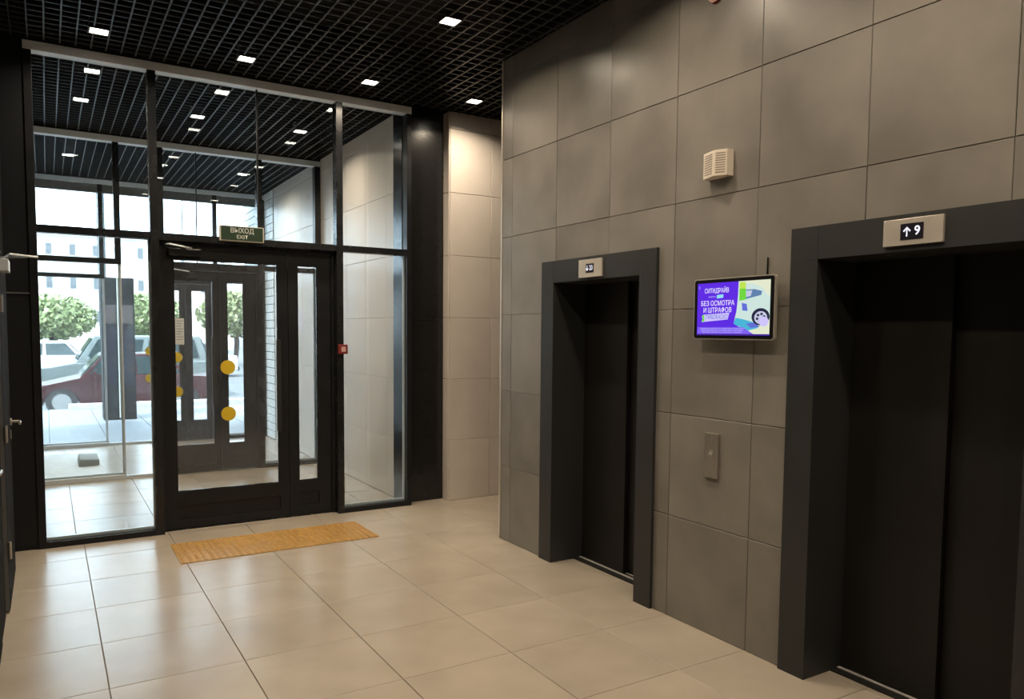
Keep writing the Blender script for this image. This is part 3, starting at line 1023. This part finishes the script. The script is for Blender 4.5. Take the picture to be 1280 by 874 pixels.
# ------------------------------------------------------------------ wall loudspeaker
sp = thing('wall_loudspeaker', 'small cream wedge loudspeaker on the grey tiled wall above the screen', 'loudspeaker', (XE, 2.94, 2.485))
plan = [(XE, 3.020), (XE - 0.050, 3.016), (XE - 0.078, 2.915), (XE - 0.046, 2.852), (XE, 2.848)]
MB().prism(plan, 'z', 2.487, 2.622).build('casing', 'white_plastic', sp, bevel=0.004)
gr = MB()
A, B_, D_ = Vector((XE - 0.050, 3.016)), Vector((XE - 0.078, 2.915)), Vector((XE - 0.046, 2.852))
for p, q in ((A, B_), (B_, D_)):
    nrm = Vector((-(q - p).y, (q - p).x)).normalized()
    if nrm.x > 0: nrm = -nrm
    for k in range(9):
        z = 2.504 + k * 0.0122
        s0, s1 = p.lerp(q, 0.14), p.lerp(q, 0.86)
        o_ = nrm * 0.0012
        gr.prism([tuple(s0 + o_), tuple(s1 + o_), tuple(s1 - o_), tuple(s0 - o_)], 'z', z, z + 0.0045)
gr.build('grille', 'grille_dark', sp, kind='stuff')

# red beacon high on the lift wall
rb = thing('alarm_beacon', 'round red fire alarm beacon high on the grey tiled wall', 'alarm', (XE, 3.0, 3.415))
MB().disc((3.0, 3.465), 0.050, 'x', XE - 0.012, XE, 28).build('base', 'red_plastic', rb)
MB().disc((3.0, 3.465), 0.046, 'x', XE - 0.020, XE - 0.012, 28).build('rim', 'pink_label', rb)
MB().disc((3.0, 3.465), 0.032, 'x', XE - 0.042, XE - 0.020, 28, 0.038).build('lens', 'red_lens', rb)

# red call point on the glazing post
fp = thing('fire_call_point', 'small red fire alarm call point on the black post beside the entrance door', 'alarm', (2.262, YF, 1.455))
MB().box(2.222, 2.306, YF - 0.038, YF, 1.455, 1.540).build('casing', 'red_plastic', fp, bevel=0.006)
MB().box(2.246, 2.286, YF - 0.0395, YF - 0.036, 1.475, 1.520).build('press_plate', 'pink_label', fp, bevel=0.001)

# exit sign
ex = thing('exit_sign', 'dark green exit sign with white bilingual lettering over the entrance door', 'sign', (1.405, YF, 2.39))
MB().box(1.229, 1.581, YF - 0.040, YF + 0.004, 2.392, 2.517).build('casing', 'exit_rim', ex, bevel=0.003)
MB().box(1.238, 1.572, YF - 0.0415, YF - 0.036, 2.400, 2.511).build('face', 'exit_green', ex)
place_text('lettering', 'ВЫХОД', 0.056, 'exit_white', (1.405, YF - 0.0422, 2.478), '-y', ex, bold=0.0004, width=0.185)
place_text('lettering', 'EXIT', 0.044, 'exit_white', (1.405, YF - 0.0422, 2.427), '-y', ex, bold=0.0004, width=0.090)

# ------------------------------------------------------------------ tactile paving
tp = thing('tactile_paving', 'mustard yellow studded tactile paving in front of the entrance door', 'paving', (1.51, 6.01, 0))
px0, px1, py0, py1 = 0.768, 2.255, 5.728, 6.298
nx, ny = 5, 2
tw, th = (px1 - px0) / nx, (py1 - py0) / ny
plate = MB().box(-tw / 2 + 0.001, tw / 2 - 0.001, -th / 2 + 0.001, th / 2 - 0.001, 0, 0.005).mesh('paving_slab')
plate.materials.append(MATS['mustard'])
st = MB()
for i in range(6):
    for j in range(6):
        st.disc((-tw / 2 + (i + .5) * tw / 6, -th / 2 + (j + .5) * th / 6), 0.017, 'z', 0.004, 0.0095, 10, 0.011)
studs = st.mesh('studs')
studs.materials.append(MATS['mustard'])
for i in range(nx):
    for j in range(ny):
        at = (px0 + (i + .5) * tw, py0 + (j + .5) * th, 0)
        pl = inst('paving_slab', plate, at, tp)
        so = inst('studs', studs, at, pl)
        so['kind'] = 'stuff'

# dome camera on the dark wall
dc = thing('security_camera', 'small dome security camera high on the dark side wall', 'camera', (XL, 5.15, 3.48))
MB().disc((5.15, 3.53), 0.05, 'x', XL, XL + 0.03, 24).build('base', 'camera_grey', dc)
dm = MB()
for k in range(6):
    a0, a1 = k * PI / 12, (k + 1) * PI / 12
    dm.disc((5.15, 3.53), 0.042 * math.cos(a0), 'x', XL + 0.03 + 0.042 * math.sin(a0), XL + 0.03 + 0.042 * math.sin(a1), 24, max(0.042 * math.cos(a1), 0.0005))
dm.build('dome', 'dome_dark', dc, smooth=True)


# ------------------------------------------------------------------ downlights
def downlight(x, y, label, group, power, lamp_name='lamp'):
    t = thing('downlight', label, 'ceiling light', (x, y, ZC - 0.006), group)
    m = MB()
    for q in minus((x - 0.068, x + 0.068, y - 0.068, y + 0.068), [(x - 0.056, x + 0.056, y - 0.056, y + 0.056)]):
        m.box(q[0], q[1], q[2], q[3], ZC - 0.006, ZC + 0.012)
    m.build('frame', 'slat_black', t)
    MB().box(x - 0.056, x + 0.056, y - 0.056, y + 0.056, ZC - 0.002, ZC + 0.010).build('diffuser', 'lamp_glow', t)
    MB().box(x - 0.06, x + 0.06, y - 0.06, y + 0.06, ZC + 0.012, ZC + 0.09).build('housing', 'slat_black', t)
    ld = bpy.data.lights.new(lamp_name, 'AREA')
    ld.shape = 'SQUARE'
    ld.size = 0.105
    ld.energy = power
    ld.color = LAMP_COL
    ld.spread = math.radians(150)
    lo = bpy.data.objects.new(lamp_name, ld)
    C.objects.link(lo)
    put(lo, (x, y, ZC - 0.010), t)
    return t


ROWS = ('row along the inner glazing', 'second row from the glazing', 'third row from the glazing', 'fourth row from the glazing',
        'fifth row from the glazing', 'sixth row from the glazing')
for y, rw in zip((6.22, 4.73, 3.24, 1.75, 0.26, -1.23), ROWS):
    for x, cl in ((0.372, 'on the dark wall side'), (1.373, 'in the middle'), (2.377, 'on the elevator wall side')):
        if (x < 1 and y < 6) or (x < 2 and y < -1): continue
        downlight(x, y, 'square warm lobby downlight %s of the %s' % (cl, rw), 'downlights in the lobby ceiling', LAMP_W,
                  'lamp' if y > 6 or (y > 4.5 and x > 2) else 'lamp_%s_row_%s_offscreen' % (rw.split()[0], 'middle' if x < 2 else 'elevator_side'))
downlight(3.365, 6.205, 'square warm downlight beside the beige wall at the passage', None, LAMP_W)
for x, cl in ((0.325, 'farthest from the pale tiled wall'), (1.322, 'in the middle of its row'), (2.332, 'next to the pale tiled wall')):
    downlight(x, 8.125, 'square downlight of the inner vestibule, ' + cl, 'downlights in the inner vestibule', LAMP_W)
for x, cl in ((0.28, 'farthest from the pale tiled wall'), (1.27, 'in the middle of its row'), (2.30, 'next to the pale tiled wall')):
    downlight(x, 10.75, 'square downlight of the outer vestibule, ' + cl, 'downlights in the outer vestibule', LAMP_W)

# ------------------------------------------------------------------ things on the vestibule floor
tag(MB().box(-0.20, 0.535, 9.72, 11.58, 0, 0.012).build('door_mat', 'mat_white', bevel=0.003), 'pale flat mat on the floor of the outer vestibule', 'mat')
tag(MB().prism([(0.285, 0.012), (0.50, 0.012), (0.505, 0.085), (0.30, 0.095)], 'y', 10.38, 10.90).build('stone_block', 'block_grey', bevel=0.008), 'grey block lying on the pale mat in the vestibule', 'block')

# ------------------------------------------------------------------ outdoors
GZ = -0.30
pc = MB().box(-6, 12, 12.50, 18.30, -0.60, -0.03).build('pavement', 'facade_grey', kind='structure')
MB().box(XL - 0.2, 3.2, 12.36, 12.50, -0.6, -0.012).build('threshold_1', 'facade_grey', kind='structure')
for i, a in enumerate([v * 0.75 - 3 for v in range(16)]):
    for j, b in enumerate([12.503 + v * 0.964 for v in range(6)]):
        if -0.8 < a < 5: inst('paving_slab', tile_mesh(0.742, 0.956, 0.02, 'porch', 'z'), (a, b, -0.03), pc)
MB().box(-80, 140, 18.30, 300, GZ - 0.3, GZ).build('road', 'asphalt', kind='structure')
for k in range(9):
    MB().box(0.35 + k * 1.0, 1.33 + k * 1.0, 18.18, 18.40, -0.03, 0.09).build('kerb_stone', 'kerb', pc, bevel=0.012)
cn = MB().box(-2.5, 5.5, 12.51, 13.55, 4.10, 4.32).build('canopy', 'canopy_grey')
tag(cn, 'flat grey canopy over the street door', 'canopy')
bw = MB().box(3.06, 3.9, 12.51, 14.2, -0.03, 4.08).build('wall_street_return', 'brick_joint', kind='structure')
for r in range(34):
    z0 = -0.02 + r * 0.12
    off = 0.0 if r % 2 else 0.135
    ys = [12.512] + [12.512 + off + 0.27 * k for k in range(1, 7)] + [14.2]
    for a, b in zip(ys, ys[1:]):
        if b - a > 0.05: inst('brick', tile_mesh(b - a - 0.012, 0.108, 0.012, 'brick_white', '-x'), (3.06, a + 0.006, z0 + 0.006), bw)


def car(x, y, L, H, paint, label, suv=False, face=-1, z=GZ, Wd=1.68, group=None):
    """Car lying along x; face=-1: its nose points to -x. Built at the origin, then turned."""
    t = thing('car', label, 'car', (0, 0, 0), group)
    belt = H * (0.60 if suv else 0.62)
    nose = H * (0.50 if suv else 0.47)
    a0 = L * (0.24 if suv else 0.27)
    a1 = L * (0.97 if suv else 0.84)
    low = 0.20
    wx = (L * 0.19, L * 0.80)
    R_ = 0.31
    prof = [(0.03, low + 0.08), (0.0, nose * 0.75), (0.06, nose), (L * 0.12, nose + 0.05), (a0, belt - 0.02), (a1, belt), (L - 0.05, belt - 0.04), (L, belt - 0.2), (L - 0.03, low + 0.06)]
    bot = []
    for w in (wx[1], wx[0]):
        for i in range(9):
            an = PI * i / 8
            bot.append((w + (R_ + 0.05) * math.cos(an), low + 0.04 + (R_ + 0.03) * math.sin(an)))
    body = MB().prism(prof + bot, 'y', 0, Wd)
    body.build('body', paint, t, bevel=0.035, at=(L / 2, Wd / 2, 0))
    c0, c1 = a0 + L * (0.12 if not suv else 0.10), a1 - L * (0.13 if not suv else 0.05)
    n = MB()
    bt_ = [(a0, 0.04), (a1, 0.04), (a1, Wd - 0.04), (a0, Wd - 0.04)]
    tp_ = [(c0, 0.18), (c1, 0.18), (c1, Wd - 0.18), (c0, Wd - 0.18)]
    n.v = [(p[0], p[1], belt - 0.03) for p in bt_] + [(p[0], p[1], H) for p in tp_]
    n.f = [(0, 3, 2, 1), (4, 5, 6, 7), (0, 1, 5, 4), (1, 2, 6, 5), (2, 3, 7, 6), (3, 0, 4, 7)]
    n.build('cabin', paint, t, bevel=0.03, at=(L / 2, Wd / 2, belt))

    def quad(nm, pts, m, out):
        o3 = Vector(out) * 0.012
        q = MB()
        q.v = [tuple(Vector(p) + o3) for p in pts] + [tuple(Vector(p) - o3 * 2) for p in pts]
        q.f = [(0, 1, 2, 3), (7, 6, 5, 4)] + [(i, (i + 1) % 4, 4 + (i + 1) % 4, 4 + i) for i in range(4)]
        return q.build(nm, m, t)

    def cab(u, v, s):
        """Point on the cabin's side s (0 near, 1 far): u along, v up."""
        xb = a0 + (a1 - a0) * u
        xt = c0 + (c1 - c0) * u
        yb, yt = (0.04, 0.18) if s == 0 else (Wd - 0.04, Wd - 0.18)
        return (xb + (xt - xb) * v, yb + (yt - yb) * v, belt - 0.03 + (H - belt + 0.03) * v)
    for s, out in ((0, (0, -1, 0.3)), (1, (0, 1, 0.3))):
        for ua, ub in ((0.06, 0.46), (0.51, 0.93)):
            quad('side_window', [cab(ua, 0.14, s), cab(ub, 0.14, s), cab(ub, 0.86, s), cab(ua, 0.86, s)], 'car_glass', out)
    quad('windscreen', [cab(0, 0.12, 0), cab(0, 0.9, 0), cab(0, 0.9, 1), cab(0, 0.12, 1)], 'car_glass', (-1, 0, 0.6))
    quad('rear_window', [cab(1, 0.12, 0), cab(1, 0.9, 0), cab(1, 0.9, 1), cab(1, 0.12, 1)], 'car_glass', (1, 0, 0.6))
    for w in wx:
        for s in (0, 1):
            ya = -0.005 if s == 0 else Wd - 0.19
            wh = MB().disc((w, R_), R_, 'y', ya, ya + 0.195, 24).build('wheel', 'tyre', t)
            yb = ya - 0.006 if s == 0 else ya + 0.19
            MB().disc((w, R_), R_ * 0.62, 'y', yb, yb + 0.012, 20).build('hubcap', 'hubcap', wh)
    for yy in (0.06, Wd - 0.40):
        MB().box(-0.012, 0.08, yy, yy + 0.34, nose - 0.16, nose - 0.03).build('headlight', 'lamp_lens', t)
        MB().box(L - 0.08, L + 0.012, yy, yy + 0.34, belt - 0.26, belt - 0.10).build('tail_light', 'tail_lens', t)
    MB().box(-0.05, 0.10, 0.03, Wd - 0.03, low + 0.06, low + 0.22).build('bumper', 'car_glass', t, bevel=0.02)
    MB().box(L - 0.10, L + 0.05, 0.03, Wd - 0.03, low + 0.06, low + 0.22).build('bumper', 'car_glass', t, bevel=0.02)
    for yy in (-0.13, Wd + 0.01):
        MB().box(a0 + 0.28, a0 + 0.36, yy, yy + 0.12, belt + 0.02, belt + 0.14).build('wing_mirror', paint, t, bevel=0.02)
    if face > 0:
        t.rotation_euler = (0, 0, PI)
        t.location = (x + L, y + Wd, z)
    else:
        t.location = (x, y, z)
    return t


car(-0.55, 19.75, 4.2, 1.40, 'car_red', 'dark red hatchback parked outside, parallel to the kerb')
car(-0.5, 23.6, 4.7, 1.78, 'car_silver', 'large pale silver car parked behind the dark red car', suv=True, Wd=1.85)
car(6.2, 25.5, 4.4, 1.45, 'car_white', 'white saloon parked farther along the street behind the silver car', face=1)
car(6.9, 21.0, 4.3, 1.42, 'car_blue', 'grey blue saloon parked beyond the dark red car', face=1)
for k in range(4):
    car(-12.5 + k * 5.0, 33 + (k % 2) * 0.5, 4.4, 1.5, 'car_white', 'white car in the far row of parked cars', group='far row of white cars')

# gantry pole and dark kiosk
gp = thing('gantry_pole', 'tall grey square pole with a side arm standing among the parked cars', 'pole', (1.55, 27.5, GZ))
MB().box(1.44, 1.66, 27.4, 27.6, GZ, 6.1).build('column', 'pole_grey', gp, bevel=0.01)
MB().box(1.05, 2.55, 27.42, 27.58, 6.1, 6.3).build('arm', 'pole_grey', gp, bevel=0.01)
MB().box(1.30, 1.80, 27.25, 27.75, GZ, GZ + 0.12).build('base_plate', 'pole_grey', gp, bevel=0.01)

kk = thing('street_kiosk', 'dark two-door street cabinet on the paving outside the glazing', 'kiosk', (1.13, 15.9, -0.01))
MB().box(0.86, 1.40, 15.72, 16.25, -0.012, 2.60).build('casing', 'kiosk_dark', kk, bevel=0.01)
for a, b in ((0.872, 1.10), (1.145, 1.388)):
    dr = MB().box(a, b, 15.70, 15.722, 0.03, 2.585).build('cabinet_door', 'kiosk_dark', kk, bevel=0.004)
    MB().box(a + 0.012, b - 0.012, 15.694, 15.702, 1.76, 2.10).build('pale_panel', 'kiosk_pink', dr)
    MB().box(a + 0.012, b - 0.012, 15.694, 15.702, 0.62, 1.72).build('blue_panel', 'kiosk_blue', dr)
MB().box(1.112, 1.132, 15.69, 15.722, 0.03, 2.585).build('edge_strip', 'exit_white', kk)


# trees
def tree(x, y, h, r, label):
    t = thing('street_tree', label, 'tree', (x, y, GZ), 'street trees beyond the cars')
    MB().tube([(x, y, GZ), (x + 0.1, y, GZ + h * 0.3), (x, y, GZ + h * 0.6)], 0.13, 8).build('trunk', 'bark', t, at=(x, y, GZ))
    m = MB()
    for k in range(2600):
        while True:
            p = Vector((random.uniform(-1, 1), random.uniform(-1, 1), random.uniform(-1, 1)))
            if 0.25 < p.length < 1: break
        p = Vector((p.x * r, p.y * r, p.z * h * 0.31)) + Vector((x, y, GZ + h * 0.68))
        a = Vector((random.uniform(-1, 1), random.uniform(-1, 1), random.uniform(-1, 1))).normalized() * 0.15
        b = a.cross(Vector((random.uniform(-1, 1), random.uniform(-1, 1), random.uniform(-1, 1)))).normalized() * 0.09
        n = len(m.v)
        m.v += [tuple(p - a), tuple(p + b), tuple(p + a), tuple(p - b)]
        m.f.append((n, n + 1, n + 2, n + 3))
    o = m.build('foliage', 'leaf', t, at=(x, y, GZ))
    o['kind'] = 'stuff'
    return t


for k, (x, y, h, r) in enumerate([(-4.2, 47, 4.2, 2.0), (0.2, 45, 3.7, 2.1), (4.6, 46, 4.0, 2.1), (8.9, 44, 4.2, 2.0), (13.3, 48, 3.8, 2.1)]):
    tree(x, y, h, r, 'leafy green street tree standing beyond the parked cars')


# far buildings
def block(x0, x1, y0, y1, h, m, cols, rows, label, wz0, wh):
    t = thing('apartment_block', label, 'building', ((x0 + x1) / 2, (y0 + y1) / 2, GZ))
    b = MB().box(x0, x1, y0, y1, GZ, h).build('walls', m, t)
    MB().box(x0 - 0.3, x1 + 0.3, y0 - 0.3, y1 + 0.3, h, h + 0.5).build('roof_edge', m, t)
    cw = (x1 - x0) / cols
    for i in range(cols):
        for j in range(rows):
            a = x0 + (i + 0.34) * cw
            z = wz0 + j * 3.0
            f = MB().box(a, a + cw * 0.36, y0 - 0.08, y0 + 0.1, z, z + wh).build('window', 'car_white', b)
            MB().box(a + 0.10, a + cw * 0.36 - 0.10, y0 - 0.10, y0 - 0.05, z + 0.1, z + wh - 0.1).build('pane', 'far_glass', f)
    return t


block(-8, 16, 80, 86, 10.0, 'far_wall', 13, 3, 'pale apartment block far beyond the trees', 2.2, 1.2)
block(20, 44, 76, 82, 8.5, 'far_wall', 12, 2, 'pale lower apartment block next to the taller pale block', 2.2, 1.2)
sh = thing('storage_shed', 'dark grey shed with ribbed pale wall sheets beyond the street', 'building', (14, 31, GZ))
sb = MB().box(9.3, 24, 29.0, 34, GZ, 3.3).build('walls', 'far_wall_grey', sh)
for k in range(9):
    MB().box(9.3, 24, 28.93, 29.0, 0.55 + k * 0.16, 0.67 + k * 0.16).build('rib_sheet', 'far_rib', sb)
MB().box(13.0, 14.6, 28.88, 28.94, 1.2, 2.4).build('sign_board', 'sign_green', sb)
